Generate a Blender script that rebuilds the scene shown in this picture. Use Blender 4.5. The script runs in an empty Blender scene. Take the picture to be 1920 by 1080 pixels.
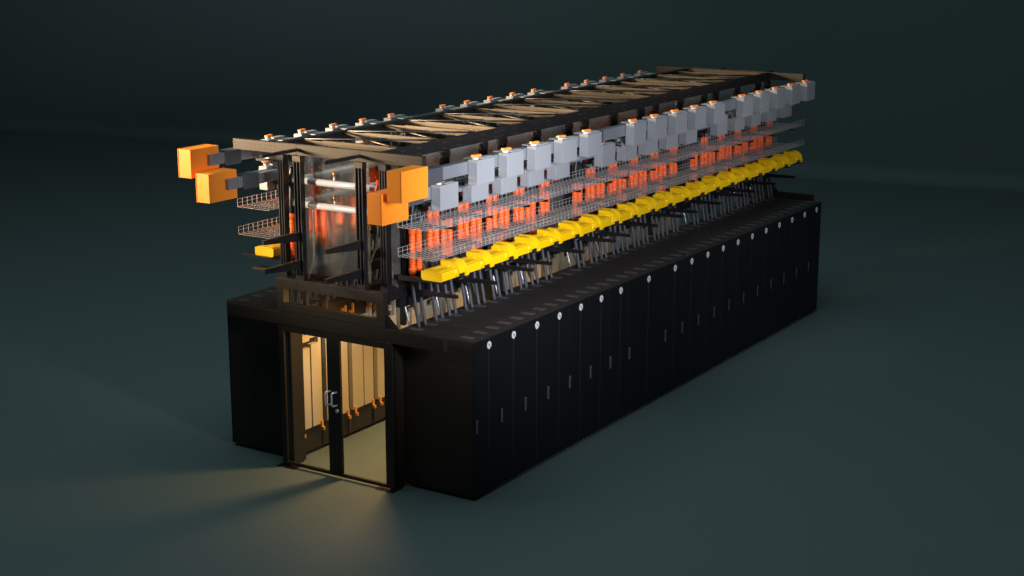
import bpy, bmesh, math, random
from mathutils import Vector, Matrix
random.seed(7)
S = bpy.context.scene
COL = S.collection
XC = -2.117
# ------------------------------------------------------------------ materials
def mat(name, col, rough=.5, metal=0., noise=0., nscale=20., bump=0., spec=.5, coat=0.):
    m = bpy.data.materials.new(name); m.use_nodes = True
    nt = m.node_tree; b = nt.nodes['Principled BSDF']
    b.inputs['Base Color'].default_value = (*col, 1)
    b.inputs['Roughness'].default_value = rough
    b.inputs['Metallic'].default_value = metal
    b.inputs['Specular IOR Level'].default_value = spec
    b.inputs['Coat Weight'].default_value = coat
    if noise or bump:
        tc = nt.nodes.new('ShaderNodeTexCoord')
        n = nt.nodes.new('ShaderNodeTexNoise'); n.inputs['Scale'].default_value = nscale
        n.inputs['Detail'].default_value = 4
        nt.links.new(tc.outputs['Object'], n.inputs['Vector'])
        if noise:
            r = nt.nodes.new('ShaderNodeMapRange')
            r.inputs[1].default_value = .3; r.inputs[2].default_value = .7
            r.inputs[3].default_value = max(0, rough - noise); r.inputs[4].default_value = min(1, rough + noise)
            nt.links.new(n.outputs[0], r.inputs[0]); nt.links.new(r.outputs[0], b.inputs['Roughness'])
            mx = nt.nodes.new('ShaderNodeMix'); mx.data_type = 'RGBA'
            mx.inputs[6].default_value = (*[c * (1 - noise) for c in col], 1)
            mx.inputs[7].default_value = (*[min(1, c * (1 + noise)) for c in col], 1)
            nt.links.new(n.outputs[0], mx.inputs[0]); nt.links.new(mx.outputs[2], b.inputs['Base Color'])
        if bump:
            bp = nt.nodes.new('ShaderNodeBump'); bp.inputs['Strength'].default_value = bump
            bp.inputs['Distance'].default_value = .002
            nt.links.new(n.outputs[0], bp.inputs['Height']); nt.links.new(bp.outputs[0], b.inputs['Normal'])
    return m
M = dict(
    floor=mat('floor_paint', (.085, .115, .112), .62, 0, .025, 40),
    wall=mat('backdrop_paint', (.085, .115, .112), .8, 0, .05, .6),
    rack=mat('rack_black', (.0045, .0045, .005), .5, 0, .1, 300, .15, .3),
    rackgap=mat('rack_gap', (.003, .003, .003), .7),
    strip=mat('rack_strip', (.018, .018, .020), .4),
    top=mat('rack_roof', (.014, .012, .0105), .6, .0, .12, 120, .3),
    plate=mat('entry_plate', (.07, .066, .062), .5, .1, .1, 60),
    badge=mat('badge_white', (.62, .62, .64), .45),
    mark=mat('badge_mark', (.01, .01, .01), .5),
    handle=mat('handle_grey', (.10, .10, .12), .4, .3),
    beam=mat('frame_steel_dimmed', (.038, .028, .017), .45, .5, .12, 90, .25),  # darker copy of the frame steel; weaker light on the end beams put into colour
    side=mat('rack_side', (.016, .0115, .008), .5, 0, .1, 200, .2, .35),
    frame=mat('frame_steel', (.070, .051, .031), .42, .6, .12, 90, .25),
    dark=mat('strut_black', (.009, .0085, .0095), .4, .1, .1, 150),
    hdr=mat('header_steel', (.026, .020, .0135), .45, .4, .12, 120, .2),
    door=mat('door_frame', (.020, .016, .012), .45, .3, .1, 120, .2),
    hole=mat('slot_black', (.002, .002, .002), .8),
    chrome=mat('chrome', (.8, .8, .8), .3, .5),
    pipe=mat('pipe_steel', (.78, .77, .75), .3, .15, 0, 30),
    wire=mat('tray_wire', (.62, .61, .60), .28, .6),
    grey=mat('box_grey', (.24, .24, .252), .6, 0, .04, 400, .1),
    bus=mat('busbar_alu', (.22, .225, .245), .4, .35, .05, 100),
    joint=mat('busbar_joint', (.07, .075, .085), .45, .2),
    orange=mat('feed_orange', (1., .275, .018), .45, 0, .02, 300, .05),
    knob=mat('knob_orange', (1., .24, .04), .45),
    knobb=mat('knob_base', (.5, .52, .58), .4),
    sleeve=mat('sleeve_orange', (1., .125, .012), .5, 0, .05, 40, 0, .3),
    clamp=mat('clamp_orange', (.95, .09, .012), .4),
    yellow=mat('raceway_yellow', (.80, .47, .001), .42, 0, .03, 60),
    cable=mat('cable_grey', (.05, .052, .06), .5, 0, .08, 60),
    black=mat('rubber_black', (.012, .012, .012), .4),
    thin=mat('hose_silver', (.38, .38, .42), .28, .6),
    brass=mat('brass', (.75, .42, .12), .3, .9),
    cream=mat('cream_panel', (.40, .345, .25), .6, 0, .16, 110, .4),
    copper=mat('copper_latch', (.9, .42, .09), .3, .55),
    inner=mat('rack_inner', (.018, .013, .009), .5, .1, .1, 90, .2),
)
def glassy(name, rough, trans, col, ior):
    m = bpy.data.materials.new(name); m.use_nodes = True
    b = m.node_tree.nodes['Principled BSDF']
    b.inputs['Base Color'].default_value = (*col, 1); b.inputs['Roughness'].default_value = rough
    b.inputs['Transmission Weight'].default_value = trans; b.inputs['IOR'].default_value = ior
    return m
M['frost'] = glassy('frosted_panel', .26, .96, (.9, .9, .88), 1.12)
m = bpy.data.materials.new('door_glass'); m.use_nodes = True; nt = m.node_tree
for n_ in list(nt.nodes):
    if n_.type == 'BSDF_PRINCIPLED': nt.nodes.remove(n_)
tr = nt.nodes.new('ShaderNodeBsdfTransparent'); tr.inputs[0].default_value = (.96, .97, .95, 1)
gl = nt.nodes.new('ShaderNodeBsdfGlossy'); gl.inputs['Roughness'].default_value = .02
mx_ = nt.nodes.new('ShaderNodeMixShader')
mx_.inputs[0].default_value = .035; nt.links.new(tr.outputs[0], mx_.inputs[1]); nt.links.new(gl.outputs[0], mx_.inputs[2])
nt.links.new(mx_.outputs[0], nt.nodes['Material Output'].inputs[0])
M['glass'] = m
# ------------------------------------------------------------------ mesh builder
class MB:
    def __init__(s): s.v = []; s.f = []; s.mi = []; s.sm = []
    def add(s, vs, fs, m=0, smooth=False):
        o = len(s.v); s.v += [tuple(v) for v in vs]
        for f in fs: s.f.append([i + o for i in f]); s.mi.append(m); s.sm.append(smooth)
    def box(s, x0, x1, y0, y1, z0, z1, bev=0., m=0):
        if x0 > x1: x0, x1 = x1, x0
        if y0 > y1: y0, y1 = y1, y0
        if z0 > z1: z0, z1 = z1, z0
        if bev <= 0:
            s.add([(x, y, z) for x in (x0, x1) for y in (y0, y1) for z in (z0, z1)],
                  [(0, 1, 3, 2), (4, 6, 7, 5), (0, 4, 5, 1), (2, 3, 7, 6), (0, 2, 6, 4), (1, 5, 7, 3)], m); return s
        bm = bmesh.new(); bmesh.ops.create_cube(bm, size=1)
        for v in bm.verts: v.co = Vector(((x0 + x1) / 2 + v.co.x * (x1 - x0), (y0 + y1) / 2 + v.co.y * (y1 - y0), (z0 + z1) / 2 + v.co.z * (z1 - z0)))
        bmesh.ops.bevel(bm, geom=bm.edges[:], offset=bev, segments=2, affect='EDGES', profile=.5)
        s.frombm(bm, m); return s
    def frombm(s, bm, m=0, smooth=False):
        bm.verts.index_update()
        s.add([v.co for v in bm.verts], [[v.index for v in f.verts] for f in bm.faces], m, smooth); bm.free()
    def tube(s, pts, r, n=10, m=0, closed_caps=True, smooth=True):
        pts = [Vector(p) for p in pts]; rs = r if isinstance(r, (list, tuple)) else [r] * len(pts)
        vs = []; up = Vector((0, 0, 1)); prev = None
        for i, p in enumerate(pts):
            t = (pts[min(i + 1, len(pts) - 1)] - pts[max(i - 1, 0)])
            t = t.normalized() if t.length > 1e-9 else Vector((0, 0, 1))
            if prev is None:
                a = t.cross(up)
                if a.length < .05: a = t.cross(Vector((1, 0, 0)))
            else: a = prev - t * prev.dot(t)
            a.normalize(); b = t.cross(a); prev = a
            for k in range(n):
                th = 2 * math.pi * k / n; vs.append(p + (a * math.cos(th) + b * math.sin(th)) * rs[i])
        fs = []
        for i in range(len(pts) - 1):
            for k in range(n):
                k2 = (k + 1) % n; fs.append((i * n + k, i * n + k2, (i + 1) * n + k2, (i + 1) * n + k))
        s.add(vs, fs, m, smooth)
        if closed_caps:
            o = len(s.v) - len(vs); L = len(pts) - 1
            s.f.append([o + k for k in range(n)][::-1]); s.mi.append(m); s.sm.append(False)
            s.f.append([o + L * n + k for k in range(n)]); s.mi.append(m); s.sm.append(False)
        return s
    def prism(s, prof, axis, a, b, m=0):
        """profile of 2D points extruded along axis ('x': (y,z), 'y': (x,z), 'z': (x,y))"""
        def P(p, t): return {'x': (t, p[0], p[1]), 'y': (p[0], t, p[1]), 'z': (p[0], p[1], t)}[axis]
        n = len(prof); s.add([P(p, a) for p in prof] + [P(p, b) for p in prof],
            [list(range(n))[::-1], [n + i for i in range(n)]] + [(i, (i + 1) % n, n + (i + 1) % n, n + i) for i in range(n)], m); return s
    def build(s, name, mats, parent=None):
        me = bpy.data.meshes.new(name); me.from_pydata(s.v, [], s.f)
        me.polygons.foreach_set('material_index', s.mi); me.polygons.foreach_set('use_smooth', s.sm)
        for k in (mats if isinstance(mats, (list, tuple)) else [mats]): me.materials.append(M[k])
        bm = bmesh.new(); bm.from_mesh(me); bmesh.ops.recalc_face_normals(bm, faces=bm.faces[:]); bm.to_mesh(me); bm.free()
        o = bpy.data.objects.new(name, me); COL.objects.link(o)
        if parent: o.parent = parent
        return o
def B(*a, **k): return MB().box(*a, **k)
def tag(o, label, cat, group=None):
    o['label'] = label; o['category'] = cat
    if group: o['group'] = group
    return o
def thing(name, label, cat, loc=(0, 0, 0), group=None):
    o = bpy.data.objects.new(name, None); COL.objects.link(o); o.location = loc
    o.empty_display_size = .1
    return tag(o, label, cat, group)
KIDS = {}
def kids(o): return [c for c in bpy.data.objects if c.parent == o]
def dup(o, loc, label, group=None):
    r = o.copy(); COL.objects.link(r); r.location = loc; r['label'] = label
    if group: r['group'] = group
    for c in kids(o):
        d = c.copy(); COL.objects.link(d); d.parent = r
        for g in kids(c):
            e = g.copy(); COL.objects.link(e); e.parent = d
    return r
ORD = 'first second third fourth fifth sixth seventh eighth ninth tenth eleventh twelfth thirteenth fourteenth fifteenth sixteenth seventeenth eighteenth nineteenth twentieth twenty-first twenty-second twenty-third twenty-fourth twenty-fifth twenty-sixth twenty-seventh twenty-eighth twenty-ninth thirtieth'.split()
SIDE = {1: 'right', -1: 'left'}
def sx(x, s): return x if s > 0 else 2 * XC - x
# every builder below is written for the right-hand row; W mirrors x for the left row
class W(MB):
    def __init__(s, side): super().__init__(); s.s = side
    def build(s, name, mats, parent=None):
        if s.s < 0: s.v = [(-v[0], v[1], v[2]) for v in s.v]
        return super().build(name, mats, parent)
# parts are stored relative to an empty at (0 or 2*XC, y, 0): right x = local x, left x = 2*XC - x
def base(side, y, z=0): return (0 if side > 0 else 2 * XC, y, z)

# ------------------------------------------------------------------ setting
ang = math.atan2(28.421 - 21.834, 35.31 - .3)
c0 = Vector((-35.3, 21.8, 0)); d = Vector((math.cos(ang), math.sin(ang), 0)); nrm = Vector((-math.sin(ang), math.cos(ang), 0))
fl = MB()
A = c0 - d * 60; E_ = c0 + d * 110
R = .5
fl.add([A + nrm * -R, E_ + nrm * -R, E_ - nrm * 90, A - nrm * 90], [(0, 1, 2, 3)])
o = fl.build('floor', 'floor'); o['kind'] = 'structure'
wl = MB(); n = 10; vs = []
for i in range(n + 1):
    th = math.pi / 2 * i / n
    for P in (A, E_): vs.append(P + nrm * (-R + R * math.sin(th)) + Vector((0, 0, R - R * math.cos(th))))
for P in (A, E_): vs.append(P + Vector((0, 0, 60)))
wl.add(vs, [(2 * i, 2 * i + 1, 2 * i + 3, 2 * i + 2) for i in range(n + 1)], 0, True)
o = wl.build('backdrop', 'wall'); o['kind'] = 'structure'

# ------------------------------------------------------------------ racks
H = 2.172
def make_rack(side, w, label, group, cream=True, far=False):
    t = thing('server_rack', label, 'server rack', base(side, 0), group)
    g = .004
    W(side).box(-1.2, -.024, g, w - g, .045, 2.15, .004).build('cabinet', 'side', t)
    W(side).box(-1.2, 0, g, w - g, 2.152, H, .003).build('roof', 'top', t)
    c = w / 2 + .053
    f = W(side); f.box(-.022, 0, g, c - .012, .05, 2.148, .003); f.build('door', 'rack', t)
    f = W(side); f.box(-.022, 0, c + .012, w - g, .05, 2.148, .003); f.build('door', 'rack', t)
    W(side).box(-.022, -.004, c - .0095, c + .0095, .05, 2.148).build('door_strip', 'strip', t)
    # badge: disc with a notch at the bottom, and a short kinked mark
    prof = []
    for k in range(40):
        th = 2 * math.pi * k / 40
        r = .052
        dd = abs((math.degrees(th) + 60 + 180) % 360 - 180)
        if dd < 14: r = .052 - .026 * (1 - dd / 14)
        prof.append((c + math.cos(th) * r * .92, 2.055 + math.sin(th) * r))
    b = W(side).prism(prof, 'x', .001, .007).build('badge', 'badge', t)
    q = W(side); q.prism([(c - .022, 2.070), (c - .016, 2.078), (c + .006, 2.064), (c + .018, 2.042), (c + .010, 2.036), (c - .001, 2.054)], 'x', .008, .010)
    q.build('mark', 'mark', b)
    hd = W(side); hd.box(.002, .018, .028, .066, .925, 1.11, .005); hd.build('handle', 'handle', t)
    hg = W(side); hg.box(.0185, .0205, .044, .050, .95, 1.085); hg.build('grip_slot', 'hole', kids(t)[-1] if False else t)
    n = 2 if w < 1 else 4
    for i in range(n):
        for xc in (-.196, -1.0):
            yy = .141 + i * (w / n if w < 1 else .3) if w < 1 else .141 + i * .3
            W(side).box(xc - .092, xc + .092, yy - .05, yy + .05, H + .001, H + .006).build('cable_entry_plate', 'plate', t)
    for yy in (.05, w - .05):
        for xx in (-.04, -1.15):
            k = W(side); k.tube([(xx, yy, 0), (xx, yy, .012), (xx, yy, .012), (xx, yy, .044)], [.025, .025, .01, .01], 8); k.build('foot', 'handle', t)
    # inner side of the rack, towards the aisle
    W(side).box(-1.214, -1.202, g, w - g, .06, 2.12, .003).build('inner_door', 'inner', t)
    if cream:
        for (a, b2) in ((-.03, .217), (.249, .465)):
            k = (a < 0)
            p = W(side); x0, x1 = -1.285, -1.216
            a += .045; b2 += .045
            z0, zt = .43, 1.78
            # body with a window notch near the top and stepped shoulders
            p.prism([(a, z0), (b2, z0), (b2, 1.60), (a + .085, 1.60), (a + .085, 1.70), (b2, 1.70), (b2, zt + .02), (a + .11, zt + .02), (a, zt - .045)] if k else
                    [(a, z0), (b2, z0), (b2, zt + .1), (b2 - .06, zt + .1), (b2 - .06, 1.64), (a, 1.64)], 'x', x0, x1)
            if not k: p.box(x0 + .03, x1, a, b2 - .062, 1.72, 1.80)
            pa = p.build('cream_panel', 'cream', t)
            yl = a + .02 if k else b2 - .05
            W(side).box(x0 - .022, x0 - .001, yl, yl + .042, .375, .475, .003).box(x0 - .055, x0 - .01, yl + .004, yl + .038, .335, .385, .006).build('copper_latch', 'copper', pa)
            W(side).box(x0 + .01, x1, yl, yl + .035, zt + .022 if k else zt + .102, 1.93 if k else 2.0, .003).box(x0 - .02, x0 + .012, yl + .005, yl + .03, 1.90, 2.04, .003).build('copper_coupling', 'copper', pa)
    else:
        W(side).box(-1.24, -1.216, .1, w - .1, .3, 1.9, .004).build('access_panel', 'inner', t)
    W(side).box(-1.235, -1.203, w - .02 - .012, w - .02, .06, .6).build('edge_rail', 'inner', t)
    return t
ys = [(.6 * i, .6) for i in range(7)] + [(4.2, 1.206)] + [(5.406 + .6 * i, .6) for i in range(11)]
L_END = 12.006
for side in (1, -1):
    gname = 'black server racks in the %s row' % SIDE[side]
    proto = wide = None
    for i, (y, w) in enumerate(ys):
        if i == 7:
            lab = 'double width black rack in the %s row, eighth from the glass doors' % SIDE[side]
            make_rack(side, w, lab, gname, cream=False).location = base(side, y); continue
        lab = 'black server rack with %s, %s from the doors in the %s row' % ('white badge' if side > 0 else 'warm lit roof', ORD[i], SIDE[side])
        if proto is None: proto = make_rack(side, w, lab, gname); proto.location = base(side, y)
        else: dup(proto, base(side, y), lab)

# ------------------------------------------------------------------ headers and doors
def header(y0, y1, lab):
    t = thing('header_beam', lab, 'steel beam', (XC, y0, 2.065))
    d_ = y1 - y0
    for (a, b, nm) in ((-1.835, .0, 'channel'), (.002, 1.846, 'channel')):
        k = MB(); z1 = .178
        k.box(a, b, 0, .006, 0, z1, .0015); k.box(a, b, .0065, d_, z1 - .006, z1, .0015); k.box(a, b, .0065, d_, 0, .006)
        for i in range(3): k.box(a + .15 + i * .7, a + .158 + i * .7, .04, .048, z1 + .0005, z1 + .004)
        k.box(b - .004 if a > -1 else a, b if a > -1 else a + .004, .007, d_, .0065, z1 - .0065)
        k.build(nm, 'hdr', t)
    return t
header(-.30, -.205, 'long dark steel header beam above the glass double doors')
header(12.205, 12.30, 'dark steel header beam at the far end of the rack rows')
MBt = MB()
cf = MB(); cf.box(-3.0, -1.23, -.2, 12.2, 2.20, 2.206)
t = thing('door_frame', 'dark steel frame standing round the glass double doors', 'door frame', (0, 0, 0))
for nm, a in (('jamb', (-3.045, -2.965, -.20, -.03, .01, 2.06)), ('jamb', (-1.235, -1.106, -.20, -.03, .01, 2.06))):
    MB().box(*a, bev=.004).build(nm, 'door', t)
MB().box(-2.963, -1.237, -.20, -.09, 2.0, 2.06, .003).build('lintel', 'door', t)
MB().box(-2.94, -2.90, -.19, .06, .02, 2.0, .003).build('inner_post', 'door', t)
for (a, b) in ((-3.12, -2.80), (-1.40, -1.09)):
    MB().box(a, b, -.33, -.10, .002, .008, .002).build('floor_plate', 'hdr', t)
def leaf(x0, x1, g0, g1, hx, lock, lab):
    d_ = thing('glass_door', lab, 'door', (0, 0, 0), 'two leaves of the glass double door')
    y0, y1 = -.275, -.232; z0, z1, zg0, zg1 = .035, 2.05, .078, 1.965
    k = MB(); k.box(x0, g0, y0, y1, z0, z1, .003); k.box(g1, x1, y0, y1, z0, z1, .003)
    k.box(g0 + .0005, g1 - .0005, y0 + .001, y1, z0, zg0, .002); k.box(g0 + .0005, g1 - .0005, y0 + .001, y1, zg1, z1, .002)
    k.build('door_frame_rails', 'door', d_)
    MB().box(g0, g1, -.257, -.251, zg0, zg1).build('pane', 'glass', d_)
    hp = [(hx + .03, y0, 1.235), (hx + .005, y0 - .06, 1.235), (hx, y0 - .075, 1.215), (hx, y0 - .075, 1.07), (hx + .005, y0 - .06, 1.05), (hx + .03, y0, 1.05)]
    MB().tube(hp, .0135, 10).build('handle', 'chrome', d_)
    if lock: MB().tube([(hx + .04, y0, .975), (hx + .04, y0 - .02, .975)], .026, 20).build('lock', 'chrome', d_)
leaf(-3.04, -2.111, -2.955, -2.207, -2.19, False, 'left leaf of the glass double door with a chrome pull handle')
leaf(-2.107, -1.108, -1.985, -1.240, -2.08, True, 'right leaf of the glass double door with handle and round lock')

# ------------------------------------------------------------------ overhead frame
F = thing('overhead_steel_frame', 'long black steel support frame standing on top of the server racks', 'steel frame', (XC, 6, 2.25))
def fp(mb, name, m): 
    mb.v = [(v[0] - XC, v[1] - 6, v[2] - 2.25) for v in mb.v]
    return mb.build(name, m, F)
XL, XR = -3.035, -1.215
XS = -2.125
CB = [2.38 * m + a for m in range(5) for a in (.2, 1.14, 2.08)]
for (y0, y1) in ((-.30, -.205), (12.205, 12.30)):
    k = MB(); k.box(XL - .015, XR - .005, y0, y1, 2.58, 2.72, .003)
    for xx in (-2.66, -1.63):
        for dx in (-.055, .055):
            for zz in (2.61, 2.685): k.box(xx + dx - .007, xx + dx + .007, y0 - .0015, y0 + .01, zz - .006, zz + .006, m=1)
        k.box(xx - .0015, xx + .0015, y0 - .001, y0 + .01, 2.582, 2.718, m=1)
    fp(k, 'base_beam', ['hdr', 'hole'])
    for a in (XL + .005, XR - .12):
        MBk = MB().box(a, a + .115, y0 + .003, y1 + .03, 2.25, 2.578, .003); fp(MBk, 'leg', 'hdr')
    fp(MB().box(XL + .122, XR - .122, y0 + .006, y1 - .02, 2.25, 2.37, .003), 'bottom_rail', 'hdr')
    for sg in (1, -1):
        xg = XR if sg > 0 else XL
        P = [(xg + sg * .002, 2.247), (xg + sg * .20, 2.247), (xg + sg * .20, 2.40), (xg + sg * .13, 2.33), (xg + sg * .06, 2.42), (xg + sg * .002, 2.42)]
        P = [(xg + sg * .002, 2.247), (xg + sg * .20, 2.247), (xg + sg * .20, 2.27), (xg + sg * .04, 2.42), (xg + sg * .002, 2.42)]
        fp(MB().prism(P, 'y', y0 + .05, y0 + .056), 'gusset', 'dark')
# top end beams with perforated extensions
for (y0, y1) in ((-.30, -.205), (12.205, 12.30)):
    k = MB(); x0, x1 = -3.705, -.565
    k.box(x0, x1, y0, y0 + .006, 4.42, 4.562, .0015); k.box(x0, x1, y0 + .0065, y1, 4.556, 4.562, .0015); k.box(x0, x1, y0 + .0065, y1, 4.42, 4.426)
    k.box(x0, x0 + .004, y0 + .007, y1, 4.427, 4.555); k.box(x1 - .004, x1, y0 + .007, y1, 4.427, 4.555)
    for i in range(9):
        for sg, xb in ((1, x0 + .04), (-1, x1 - .04)):
            xx = xb + sg * i * .088
            for zz in (4.462, 4.515): k.box(xx - .011, xx + .011, y0 - .0012, y0 + .004, zz - .006, zz + .006, m=1)
    for xx in (-2.60, -1.55): k.box(xx - .003, xx + .003, y0 - .0014, y0 + .004, 4.424, 4.555, m=1)
    k.box(-2.9, -2.0, y0 + .02, y0 + .05, 4.5625, 4.566); k.box(-1.95, -1.35, y0 + .02, y0 + .05, 4.5625, 4.566)
    fp(k, 'top_beam', ['beam', 'hole'])
for s in (1, -1):
    mx = lambda x: x if s > 0 else 2 * XS - x
    def bb(k, x0, x1, *a, **kw): k.box(mx(x0), mx(x1), *a, **kw)
    k = MB(); bb(k, XR - .1, XR - .01, -.203, 12.203, 4.412, 4.556, bev=.003)
    for yy in CB + [c + .35 for c in CB]:
        for dy in (-.02, .04):
            for zz in (4.445, 4.52): bb(k, XR - .012, XR - .0085, yy + dy - .006, yy + dy + .006, zz - .005, zz + .005, m=1)
    for yy in [c + .03 for c in CB]:      # bolt heads on the inside face
        for zz in (4.45, 4.52): bb(k, XR - .104, XR - .099, yy + .1 - .008, yy + .1 + .008, zz - .006, zz + .006, m=2)
    fp(k, 'long_top_beam', ['dark', 'brass', 'frame'])
    k = MB(); bb(k, XR - .085, XR, -.203, 12.203, 2.582, 2.718, bev=.003)
    for i in range(24):
        for zz in (2.61, 2.68): bb(k, XR - .001, XR + .0015, -.1 + i * .53 - .006, -.1 + i * .53 + .006, zz - .005, zz + .005, m=1)
    fp(k, 'long_base_beam', ['dark', 'hole'])
    k = MB(); bb(k, XR - .11, XR - .03, .12, 11.9, 2.43, 2.562, bev=.003); fp(k, 'lower_rail', 'dark')
    for i in range(6):
        k = MB(); bb(k, XR - .105, XR - .035, .2 + 2.38 * i - (.4 if i == 5 else 0), .26 + 2.38 * i - (.4 if i == 5 else 0), H + .002, 2.428, bev=.003); fp(k, 'rail_leg', 'dark')
    for ui, yy in enumerate([-.19] + [c + .02 for c in CB] + [12.08]):
        k = MB()      # slotted strut post: web and three flanges
        x0, x1 = XR - .105, XR - .005
        bb(k, x0, x1 - .03, yy, yy + .1, 2.722, 4.408)
        for j in range(3): bb(k, x1 - .0295, x1, yy + j * .042, yy + j * .042 + .016, 2.722, 4.408, bev=.002)
        bb(k, x0 - .01, x1 + .008, yy - .008, yy + .108, 2.7215, 2.80); bb(k, x0 - .01, x1 + .008, yy - .008, yy + .108, 4.32, 4.4085)
        for j in range(3): k.box(mx(x0 + .01) + j * .04 - (0 if s > 0 else .07), mx(x0 + .01) + j * .04 + .012 - (0 if s > 0 else .07), yy - .02, yy - .0005, 2.81, 4.31)
        fp(k, 'upright', 'dark')
        if 0 < ui < 16:
            ym = yy + .05
            def arm(nm, z, tip, th=.045, root=.07):
                fp(MB().prism([(mx(XR + .001), z), (mx(tip), z), (mx(tip), z - th * .7), (mx(XR + .001), z - root)], 'y', ym - .02, ym + .02), nm, 'dark')
            arm('lower_arm', 2.68, -.43, .06, .08); arm('raceway_arm', 2.935, -.42)
            arm('tray_arm', 3.195, -.50); arm('tray_arm', 3.58, -.50)
            arm('busbar_arm', 4.215, -.45); arm('busbar_arm', 3.915, -.75)
            # triangular gusset below the top beam and the paired tie straps
            fp(MB().prism([(ym + .052, 4.40), (ym + .052, 3.98), (ym + .17, 3.98)], 'x', mx(XR - .06), mx(XR - .052)), 'gusset', 'dark')
            k = MB()
            for dd in (0, .03): k.tube([(mx(XR - .04), ym - .10 + dd, 4.38), (mx(XR - .04), ym - .20 + dd, 4.0)], .006, 6)
            fp(k, 'tie_strap', 'frame')
        if ui == 0:
            for z, tip in ((2.93, -.40),):
                fp(MB().prism([(mx(XR + .001), z), (mx(tip), z), (mx(tip), z - .035), (mx(XR + .001), z - .07)], 'y', yy + .05 + .08, yy + .05 + .12), 'front_side_arm', 'dark')
# front and back end posts with brackets
for (yb, sg) in ((-.20, -1), (12.20, 1)):
    for xm in (-2.615, -1.585):
        k = MB(); y0, y1 = (yb - .085, yb) if sg < 0 else (yb, yb + .085)
        k.box(xm - .06, xm + .06, y0 + (.03 if sg < 0 else 0), y1 - (.03 if sg > 0 else 0), 2.722, 4.405)
        for j in range(3): k.box(xm - .06 + j * .052, xm - .06 + j * .052 + .016, y0 if sg < 0 else y1 - .0295, y0 + .0295 if sg < 0 else y1, 2.722, 4.405, .002)
        k.box(xm - .07, xm + .07, y0 - .004, y1 + .004, 2.7215, 2.79); 
        fp(k, 'end_post', 'dark')
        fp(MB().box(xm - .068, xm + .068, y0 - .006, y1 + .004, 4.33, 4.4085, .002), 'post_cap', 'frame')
        for z in (3.385, 3.0):
            y_r = y0 if sg < 0 else y1; tip = y_r + sg * .72
            k = MB().prism([(y_r, z), (tip, z), (tip, z - .055), (y_r, z - .125)], 'x', xm - .02, xm + .02)
            fp(k, 'end_arm', 'dark')
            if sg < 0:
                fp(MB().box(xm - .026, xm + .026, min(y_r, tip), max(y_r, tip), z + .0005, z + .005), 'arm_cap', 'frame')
        k = MB(); a, b = (-1.02, -.305) if sg < 0 else (12.305, 13.02)
        k.box(xm + .01, xm + .06, a, b, 4.475, 4.515, .003); k.box(xm + .016, xm + .054, a - .002 if sg < 0 else b, a if sg < 0 else b + .002, 4.481, 4.509, m=1)
        fp(k, 'square_bar', ['dark', 'hole'])
    fp(MB().box(-2.95, -2.62, -.86, -.82, 2.94, 2.975, .003), 'cross_bar', 'frame') if sg < 0 else None
for i, yy in enumerate(CB + [12.08]):
    k = MB()
    k.box(-2.565, -1.32, yy, yy + .006, 4.476, 4.552); k.box(-2.565, -1.45, yy - .001, yy + .05, 4.553, 4.558)
    k.box(-2.565, -1.32, yy + .007, yy + .05, 4.476, 4.480)
    k.box(-3.02, -2.57, yy + .008, yy + .013, 4.473, 4.545)
    for j in range(4): k.box(-2.80 + j * .055, -2.79 + j * .055, yy + .0065, yy + .0085, 4.495, 4.505, m=1)
    for j in range(2): k.box(-1.72 + j * .1, -1.71 + j * .1, yy - .0008, yy + .001, 4.495, 4.505, m=1)
    fp(k, 'crossbeam', ['frame', 'hole'])
for m_ in range(5):
    for (ya, yb2) in ((CB[3 * m_] + .06, CB[3 * m_ + 1] - .02), (CB[3 * m_ + 1] + .06, CB[3 * m_ + 2] - .02)):
        ymid = (ya + yb2) / 2
        k = MB(); k.tube([(-2.93, ya, 4.545), (-1.33, yb2, 4.545)], .014, 8); fp(k, 'diagonal_brace', 'dark')
        k = MB(); k.tube([(-2.93, yb2, 4.53), (-1.33, ya, 4.53)], .014, 8); fp(k, 'diagonal_brace', 'frame')
        P = [(-2.30, ymid - .12), (-2.18, ymid - .13), (-1.95, ymid + .05), (-1.93, ymid + .13), (-2.1, ymid + .1), (-2.3, ymid - .03)]
        fp(MB().prism(P, 'z', 4.561, 4.566), 'gusset_plate', 'dark')
# frosted panels
def panel(x0, x1, y0, y1, lab, ref):
    o = MB().box(x0, x1, y0, y1, 2.74, 4.40); cx = (x0 + x1) / 2; cy = (y0 + y1) / 2
    o.v = [(v[0] - cx, v[1] - cy, v[2]) for v in o.v]; o = o.build('frosted_panel', 'frost'); o.location = (cx, cy, 0)
    return tag(o, lab, 'plastic panel', 'frosted plastic panels inside the overhead frame')
panel(-2.86, -1.66, .034, .040, 'hazy frosted panel behind the two steel cross pipes at the front', None)
yl = [-.08] + [c + .13 for c in CB]
for i in range(len(yl)):
    y1 = (CB + [12.06])[i] + .0
    if y1 - yl[i] < .15: continue
    panel(-1.30, -1.294, yl[i], y1, 'frosted side panel on the right, %s bay from the front' % ORD[i], None)

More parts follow.
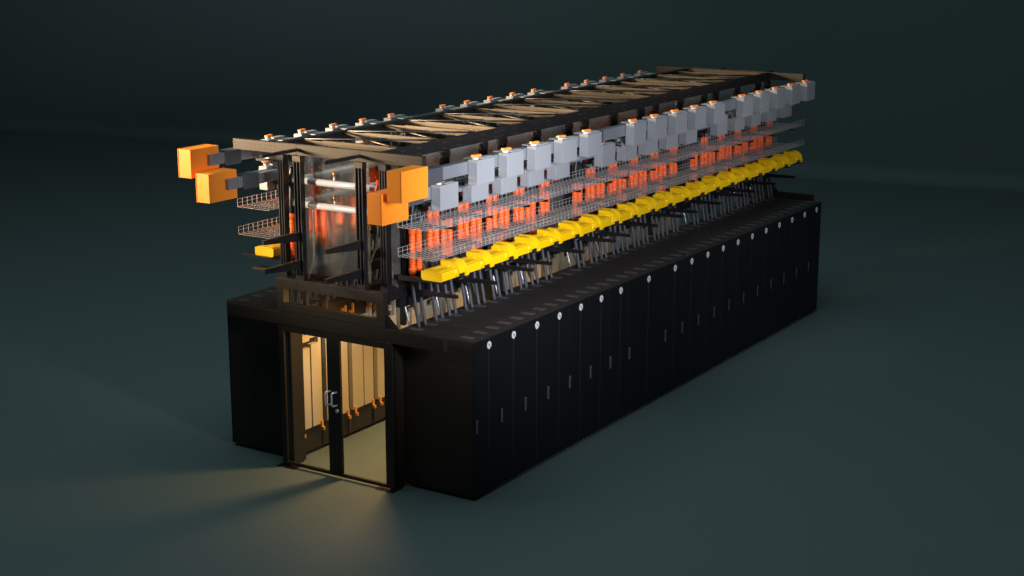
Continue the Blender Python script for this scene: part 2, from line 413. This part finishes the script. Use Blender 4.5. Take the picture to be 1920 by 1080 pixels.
# ------------------------------------------------------------------ pipes
def arcpts(c, r, a0, a1, plane, n=7):
    out = []
    for i in range(n):
        t_ = math.radians(a0 + (a1 - a0) * i / (n - 1)); u, v = r * math.cos(t_), r * math.sin(t_)
        out.append((c[0] + u, c[1] + v, c[2]) if plane == 'xy' else (c[0], c[1] + u, c[2] + v) if plane == 'yz' else (c[0] + u, c[1], c[2] + v))
    return out
for zi, z in ((0, 4.03), (1, 3.71)):
    nm = ('upper', 'lower')[zi]
    t = thing('cross_pipe', '%s shiny steel pipe running crosswise at the front between the black posts' % nm, 'pipe', (0, 0, 0), 'steel cross pipes at the front')
    MB().tube([(-2.90, -.02, z), (-1.33, -.02, z)], .046, 20).build('pipe_body', 'pipe', t)
    MB().tube([(-2.2, -.02, z + .04), (-2.2, -.02, z + .10)], .014, 10).tube([(-2.2, -.02, z + .10), (-2.2, -.02, z + .16)], .019, 10, m=1).tube([(-2.2, -.02, z + .16), (-2.2, -.02, z + .175)], .017, 10, m=2).build('vent_valve', ['pipe', 'brass', 'clamp'], t)
    for xx in (-2.83, -1.46):
        k = MB(); k.tube([(xx - .018, -.02, z), (xx + .018, -.02, z)], .062, 20); k.box(xx - .022, xx + .022, -.05, .01, z + .06, z + .115, .006); k.tube([(xx - .03, -.02, z + .09), (xx + .03, -.02, z + .09)], .012, 8)
        k.build('pipe_clamp', 'clamp', t)
    for s in (1, -1):
        xx = -1.42 if s > 0 else -2.84
        t = thing('supply_pipe', '%s long steel pipe running the length of the %s side' % (nm, SIDE[s]), 'pipe', (0, 0, 0), 'long steel pipes inside the frame')
        MB().tube([(xx, .052, z), (xx, 11.9, z)], .046, 20).build('pipe_body', 'pipe', t)
        for q in range(12):
            y = .45 + q * .97
            MB().tube([(xx, y, z + .04), (xx, y, z + .09)], .02, 10).tube([(xx, y - .02, z + .09), (xx, y + .04, z + .10)], .026, 8).build('valve', 'brass', t)
        for q in range(6):
            y = .3 + 2.3 * q
            MB().tube([(xx, y - .02, z), (xx, y + .02, z)], .062, 18).box(xx - .02, xx + .02, y - .03, y + .03, z + .05, z + .11, .005).build('pipe_clamp', 'clamp', t)
# ------------------------------------------------------------------ thin coolant hoses hanging from the pipes to the racks
def smooth(p, n=6):
    out = []; P = [Vector(q) for q in p]
    P = [P[0] * 2 - P[1]] + P + [P[-1] * 2 - P[-2]]
    for i in range(1, len(P) - 2):
        for j in range(n):
            t_ = j / n; a, b, c, d_ = P[i - 1], P[i], P[i + 1], P[i + 2]
            out.append(.5 * ((2 * b) + (c - a) * t_ + (2 * a - 5 * b + 4 * c - d_) * t_ ** 2 + (3 * b - a - 3 * c + d_) * t_ ** 3))
    out.append(P[-2]); return out
def coolant(side, lab, g, kind):
    t = thing('coolant_hose', lab, 'hose', base(side, 0), g)
    k = W(side)
    if kind == 0: pts = [(-1.50, 0, 3.62), (-1.50, .0, 3.3), (-1.46, .02, 2.9), (-1.30, .05, 2.55), (-1.187, .06, H + .004)]
    else: pts = [(-1.50, 0, 3.62), (-1.52, 0, 3.2), (-1.47, .02, 2.75), (-1.36, .10, 2.3), (-1.25, .16, 2.02)]
    k.tube(smooth(pts), .0165, 10); k.build('hose_body', 'thin' if kind == 0 else 'cable', t)
    W(side).tube([(-1.50, 0, 3.60), (-1.50, 0, 3.68)], .026, 10).build('fitting', 'brass', t)
    W(side).box(-1.56, -1.535, -.012, .012, 3.54, 3.66, .004).build('valve_lever', 'clamp', t)
    return t
MODS = [.13 + .72 * k for k in range(5)] + [4.39 + .717 * k for k in range(5)] + [8.47 + .722 * k for k in range(5)]
UPS = [.53 + .72 * k for k in range(5)] + [4.82 + .713 * k for k in range(5)] + [8.85 + .72 * k for k in range(5)]
for side in (1, -1):
    for kind in (0, 1):
        p = None; g = ('silver' if kind == 0 else 'grey') + ' coolant hoses on the %s side' % SIDE[side]
        for i, y in enumerate(MODS):
            y = y + .05 + .33 * kind
            lab = 'thin %s coolant hose on the %s side, %s from the front' % ('silver' if kind == 0 else 'dark grey curved', SIDE[side], ORD[i])
            if p is None: p = coolant(side, lab, g, kind); p.location = base(side, y)
            else: dup(p, base(side, y), lab)

# ------------------------------------------------------------------ power hoses: orange corrugated sleeve, grey cable below, black conduit above
def power_hose(side, lab, g, tall):
    t = thing('power_hose', lab, 'hose', base(side, 0), g)
    z0, z1 = (3.19, 3.83) if tall else (2.92, 3.49)
    pts = []; rs = []
    def ad(z, r): pts.append((-1.10, 0, z)); rs.append(r)
    ad(z0 - .04, .03); ad(z0 - .02, .036); ad(z0, .05); ad(z0 + .05, .052); ad(z0 + .065, .042)
    z = z0 + .07
    while z < z1 - .10:
        ad(z, .0395); ad(z + .008, .0455); ad(z + .022, .0455); ad(z + .030, .0395); z += .038
    ad(z1 - .06, .042); ad(z1 - .045, .051); ad(z1, .051); ad(z1 + .02, .04)
    k = W(side); k.tube(pts, rs, 14); k.build('corrugated_sleeve', 'sleeve', t)
    if tall:   # hood at the top turning outwards
        W(side).tube([(-1.10, 0, z1 + .015), (-1.10, 0, z1 + .05), (-1.08, 0, z1 + .08), (-1.03, 0, z1 + .10), (-.99, 0, z1 + .10)], [.045, .047, .047, .045, .043], 12).build('elbow', 'sleeve', t)
    k = W(side); k.tube(smooth([(-1.10, 0, z0 - .03), (-1.10, 0, 2.8), (-1.09, .0, 2.66), (-1.055, .015, 2.40), (-1.02, .025, H + .001)]), .0235, 10); k.build('grey_cable', 'cable', t)
    zt = z1 + .11 if tall else z1 + .02
    if tall: pts = [(-1.0, 0, zt - .01), (-.93, 0, zt + .0), (-.84, 0, zt + .02)]
    else: pts = [(-1.10, 0, zt - .01), (-1.10, 0, 3.70), (-1.07, .05, 4.02), (-1.0, .12, 4.18), (-.70, .2, 4.24)]
    W(side).tube(smooth(pts), .034, 10).build('black_conduit', 'black', t)
    return t
for side in (1, -1):
    P = {}
    n = 0
    for i, y in enumerate(MODS):
        for (dy, tall) in ((.07, 0), (.215, 0), (.47, 1), (.615, 1)):
            pair = 'near' if dy in (.07, .47) else 'far'
            lab = '%s orange corrugated hose, %s one of the %s pair on the %s side' % ('tall' if tall else 'short', pair, ORD[2 * i + tall], SIDE[side])
            g = 'orange corrugated hoses on the %s side' % SIDE[side]
            if tall not in P: P[tall] = power_hose(side, lab, g, tall); P[tall].location = base(side, y + dy)
            else: dup(P[tall], base(side, y + dy), lab)
    # big looping black conduits at the start of each group of boxes
    for gi, y in enumerate((MODS[0], MODS[5], MODS[10])):
        for j, dr in enumerate((0, .07)):
            k = W(side)
            r = .36 - dr
            cy, cz = y + .07 + .145 * j + r, 3.50
            pts = [(-1.10, cy - r, 3.47)] + [(-1.10 + .03 * j, cy + r * math.cos(math.radians(a)), cz + r * math.sin(math.radians(a))) for a in range(180, 80, -10)] + [(-.95 + .05 * j, cy + .25, cz + r), (-.86, cy + .4, cz + r + .02)]
            k.v = []; k.tube(pts, .036, 12)
            yb = y; k.v = [(v[0], v[1] - yb, v[2]) for v in k.v]
            o = k.build('looping_conduit', 'black'); o.location = base(side, yb)
            tag(o, '%s looping black conduit at the %s group of grey boxes, %s side' % (('outer', 'inner')[j], ORD[gi], SIDE[side]), 'conduit', 'looping black conduits')

# ------------------------------------------------------------------ busbars, tap-off boxes, feed boxes
for side in (1, -1):
    for lev, (x0, x1, z0, z1) in enumerate(((-.575, -.435, 4.255, 4.40), (-.88, -.74, 3.955, 4.10))):
        ln = ('upper outer', 'lower inner')[lev]
        Y = (UPS, MODS)[lev]
        xo = (-.285, -.589)[lev]; zb, zt = ((4.105, 4.43), (3.805, 4.13))[lev]
        bar = thing('busbar', '%s busbar trunk along the %s side, carrying a row of grey boxes' % (ln, SIDE[side]), 'busbar', base(side, 0), 'busbar trunks')
        j0, j1 = (-.37, -.05) if side > 0 else (-.52, -.21)
        segs = [(-.60, j0 + .002), (j1 - .003, Y[4] + .44), (Y[4] + .70, Y[9] + .44), (Y[9] + .70, 12.25)]
        for a, b in segs:
            W(side).box(x0, x1, a, b, z0, z1, .008).box(x1 - .03, x1 + .004, a, b, z0 - .012, z0 + .006, .002).box(x1 - .03, x1 + .004, a, b, z1 - .006, z1 + .008, .002).build('housing', 'bus', bar)
        for a, b in ((j0, j1), (Y[4] + .437, Y[4] + .703), (Y[9] + .437, Y[9] + .703)):
            W(side).box(x0 - .015, x1 + .02, a, b, z0 - .035, z1 + .02, .012).box(x0 - .018, x1 + .024, a + .015, a + .022, z0 - .038, z1 + .023).build('joint_cover', 'joint', bar)
        # feed box
        z_b, z_t = ((4.12, 4.50), (3.815, 4.20))[lev]
        fb = thing('feed_box', 'bright orange feed box at the front end of the %s %s busbar' % (('upper', 'lower')[lev], SIDE[side]), 'electrical box', base(side, 0), 'orange feed boxes')
        xb = xo - .225
        W(side).box(xb - .002, xo - .012, -1.11, -.57, z_b, z_t, .004).build('box_body', 'orange', fb)
        W(side).box(xo - .010, xo, -1.115, -.565, z_b - .005, z_t + .005, .004).build('cover_plate', 'orange', fb)
        W(side).box(x0 - .0, xb - .004, -.80, -.605, z0, z1, .004).build('flange', 'bus', fb)
        # tap-off boxes
        p = None
        for i, y in enumerate(Y):
            lab = 'grey box with orange knob, %s from the front on the %s %s busbar' % (ORD[i], ('upper', 'lower')[lev], SIDE[side])
            if p is None:
                p = thing('tap_off_box', lab, 'electrical box', base(side, y), 'grey tap-off boxes on the %s %s busbar' % (('upper', 'lower')[lev], SIDE[side]))
                k = W(side); xl = x1 + .006
                k.box(xl, xo, 0, .41, zb, zt, .004); k.box(xl - .16, xl - .001, .12, .40, z1 + .012, zt - .002, .003); k.box(xl - .12, xl - .001, .16, .38, zb + .002, z0 - .016, .003)
                k.build('box_body', 'grey', p)
                W(side).box(xl + .02, xo - .02, .15, .39, zt + .0005, zt + .018, .006).build('top_cover', 'grey', p)
                kb = W(side).tube([(xl + .065, .075, zt + .0005), (xl + .065, .075, zt + .03)], .04, 20).build('knob_base', 'knobb', p)
                kk = W(side); kk.box(-.027, .027, -.06, .09, 0, .032, .007)
                kk.v = [(v[0] * math.cos(.2) + v[1] * math.sin(.2) + xl + .065, -v[0] * math.sin(.2) + v[1] * math.cos(.2) + .075, v[2] + zt + .0305) for v in kk.v]
                kk.build('knob', 'knob', p)
                for yy in (.10, .27):
                    if lev == 0: continue
                W(side).tube([(xl - .03, .30, zb + .06), (x0 - .03, .30, zb + .06)] if False else [(x0 - .02, .2, zb - .03), (x0 - .25, .2, zb - .03)], .03, 12).build('black_conduit', 'black', p)
                W(side).tube([(x0 - .0, .2, zb - .03), (x0 - .022, .2, zb - .03)], .036, 14).build('orange_ring', 'clamp', p)
                W(side).box(x0 - .0, xl - .101, .14, .26, zb - .07, zb + .01, .004).build('cable_gland', 'grey', p)
            else: dup(p, base(side, y), lab)

# ------------------------------------------------------------------ wire mesh trays
for side in (1, -1):
    for lev, z in ((0, 3.60), (1, 3.215)):
        k = MB(); x0, x1 = (-1.035, -.47)
        h = .0023
        def wx(xa, xb, y, z_): k.box(xa, xb, y - h, y + h, z_ - h, z_ + h)
        def wy(x, z_): k.box(x - h, x + h, 0, 12.36, z_ - h, z_ + h)
        def wz(x, y): k.box(x - h, x + h, y - h, y + h, z + h, z + .112)
        nn = 10
        for i in range(nn): wy(x0 + (x1 - x0) * i / (nn - 1), z + 2 * h)
        for x in (x0, x1):
            wy(x - .004, z + .058); wy(x - .004, z + .108)
        for i in range(125):
            y = i * .0995 + .004
            wx(x0, x1, y, z)
            wz(x0, y); wz(x1, y)
        k.v = [((v[0] if side > 0 else 2 * XC - v[0]) - sx(-.75, side), v[1], v[2] - z) for v in k.v]
        o = k.build('wire_tray', 'wire'); o.location = (sx(-.75, side), -.2, z)
        tag(o, '%s silver wire mesh cable tray running along the %s side' % (('upper', 'lower')[lev], SIDE[side]), 'cable tray', 'wire mesh cable trays')

# ------------------------------------------------------------------ yellow fibre raceway
def raceway(side):
    x0, x1 = (-.71, -.38)
    t = thing('fibre_raceway', 'bright yellow fibre raceway with drop chutes along the %s side' % SIDE[side], 'cable raceway', (0, 0, 0), 'yellow fibre raceways')
    off = 0 if side > 0 else (-3.52 + .71)
    def T(mb):
        if side > 0: return mb
        mb.v = [(-3.52 - (v[0] - x1), v[1], v[2]) for v in mb.v]; return mb
    z0, z1 = 2.948, 3.058
    k = MB()
    # chamfered channel profile
    P = [(x0, z0 + .03), (x0 + .012, z0), (x1 - .004, z0), (x1, z0 + .004), (x1, z1 - .012), (x1 - .008, z1), (x0 + .006, z1), (x0, z1 - .006)]
    k.prism(P, 'y', -.15, 11.72)
    for i in range(26): k.box(x0 + .02 + i * .0115, x0 + .026 + i * .0115, -.15, -.13, z0 - .006 - .003 * (i % 3), z0 - .0005)
    T(k).build('channel', 'yellow', t)
    k = MB(); k.box(x0 + .03, x1 - .05, -.14, 11.72, z1 + .0005, z1 + .010, .002); k.box(x0 + .09, x0 + .12, -.05, 11.72, z1 + .0105, z1 + .018, .002)
    k.box(x1 + .0005, x1 + .004, -.145, 11.72, z1 - .035, z1 - .028)
    T(k).build('lid', 'yellow', t)
    pr = None
    for i in range(20):
        y = .225 + .6 * i
        if pr is None:
            k = MB()
            # quarter-round chute: outer arc, extruded along y
            arc = [(x1 - .13 + .155 * math.sin(math.radians(a)), z1 - .055 + .140 * math.cos(math.radians(a))) for a in range(0, 91, 9)]
            P = [(x0 + .06, z0 + .02), (x0 + .06, z1 + .085)] + arc + [(x1 + .025, z0 + .045), (x1 - .03, z0 + .045)]
            k.prism(P, 'y', -.02, .105)
            # raised rim on the far edge
            arc2 = [(x1 - .13 + .165 * math.sin(math.radians(a)), z1 - .055 + .150 * math.cos(math.radians(a))) for a in range(0, 91, 9)]
            P = [(x0 + .055, z0 + .02), (x0 + .055, z1 + .095)] + arc2 + [(x1 + .035, z0 - .005), (x1 - .03, z0 - .005)]
            k.prism(P, 'y', .1055, .17)
            # small rounded horn joining to the lid in front
            P = [(-.13, z1 + .0), (-.06, z1 + .012), (-.02, z1 + .04), (-.0005, z1 + .068), (-.0005, z1)]
            k.prism(P, 'x', x0 + .08, x0 + .2)
            for v_ in range(8):
                pass
            # convex fillet column under the arch
            k.tube([(x1 - .02, -.055, z0 + .01), (x1 - .02, -.055, z1 + .004)], .035, 14)
            k.box(x1 + .0005, x1 + .022, .175, .215, z0 - .012, z1 - .05, .003)
            for v in range(len(k.v)): k.v[v] = (k.v[v][0], k.v[v][1], k.v[v][2])
            T(k)
            c = k.build('drop_chute', 'yellow', t); c.location.y = y; pr = c
            k = MB(); k.box(x1 - .028, x1 + .022, .004, .10, z0 - .03, z0 + .04, m=0)
            for j in range(3): k.tube([(x1 + .01, .012 + j * .03, z0 - .036), (x1 + .01, .012 + j * .03, z0 + .035)], .008, 8, m=1)
            k.box(x1 - .02, x1 + .03, .1, .165, z0 - .035, z0 - .006, m=0)
            T(k); cl = k.build('clasp', ['black', 'chrome'], c)
        else:
            d_ = c.copy(); COL.objects.link(d_); d_.parent = t; d_.location.y = y
            e = cl.copy(); COL.objects.link(e); e.parent = d_
    return t
raceway(1); raceway(-1)

# ------------------------------------------------------------------ lights
def area(name, loc, target, size, power, col, sy=None, spread=180):
    l = bpy.data.lights.new(name, 'AREA'); l.shape = 'RECTANGLE'; l.size = size; l.size_y = sy or size
    l.energy = power; l.color = col; l.spread = math.radians(spread)
    o = bpy.data.objects.new(name, l); COL.objects.link(o); o.location = loc
    o.rotation_euler = (Vector(target) - Vector(loc)).to_track_quat('-Z', 'Y').to_euler()
    return o
area('key_lamp_warm', (-11.5, -4.2, 6.0), (-2.0, 1.8, 5.0), 1.4, 350, (1, .77, .52), 1.4, 34)
area('pipe_fill_warm', (-5.5, -8.5, 5.2), (-2.3, 0, 4.0), .8, 26, (1, .84, .66), .8, 26)  # added fill, brightens the cross pipes and front panel; no real lamp there
area('key_lamp_warm', (-8.5, 3.0, 6.3), (-2.0, 8.5, 4.3), .9, 120, (1, .78, .53), 1.2, 50)
area('fill_lamp_cool', (6.0, -2.8, 5.2), (-.6, 1.9, 4.15), 1.5, 175, (.86, .90, 1.0), 1.6, 56)
area('fill_lamp_cool', (7.0, 6.0, 5.4), (-.6, 9.0, 3.9), 1.6, 55, (.86, .90, 1.0), 1.6, 70)
area('top_lamp', (-2, 0, 24), (-2, 4, 0), 18, 2100, (.68, .95, 1.0))
area('aisle_lamp', (-1.85, .75, 2.38), (-2.45, -.1, 0), .3, 60, (1, .58, .22), .8, 150)
for i, (y, e) in enumerate(((2.9, 32), (4.8, 42), (6.8, 30), (9.0, 8))):
    area('aisle_lamp', (-1.9, y, 2.38), (-2.15, y - .5, 0), .35, e, (1, .60, .24), .9, 96)
w = bpy.data.worlds.new('World'); S.world = w; w.use_nodes = True
w.node_tree.nodes['Background'].inputs[0].default_value = (.6, .85, 1, 1)
w.node_tree.nodes['Background'].inputs[1].default_value = .04
# ------------------------------------------------------------------ camera
cam = bpy.data.cameras.new('camera'); co = bpy.data.objects.new('camera', cam); COL.objects.link(co)
co.location = (10.7253, -16.03858, 7.478861); co.rotation_euler = (1.33720576, 0, .56408282)
cam.sensor_width = 36; cam.lens = 2923.50857 / 1920 * 36; cam.clip_end = 500; cam.clip_start = .1
S.camera = co
S.view_settings.view_transform = 'Standard'; S.view_settings.look = 'None'
S.view_settings.exposure = 0; S.view_settings.gamma = 1
S.cycles.max_bounces = 10; S.cycles.transmission_bounces = 8
S.cycles.use_denoising = True
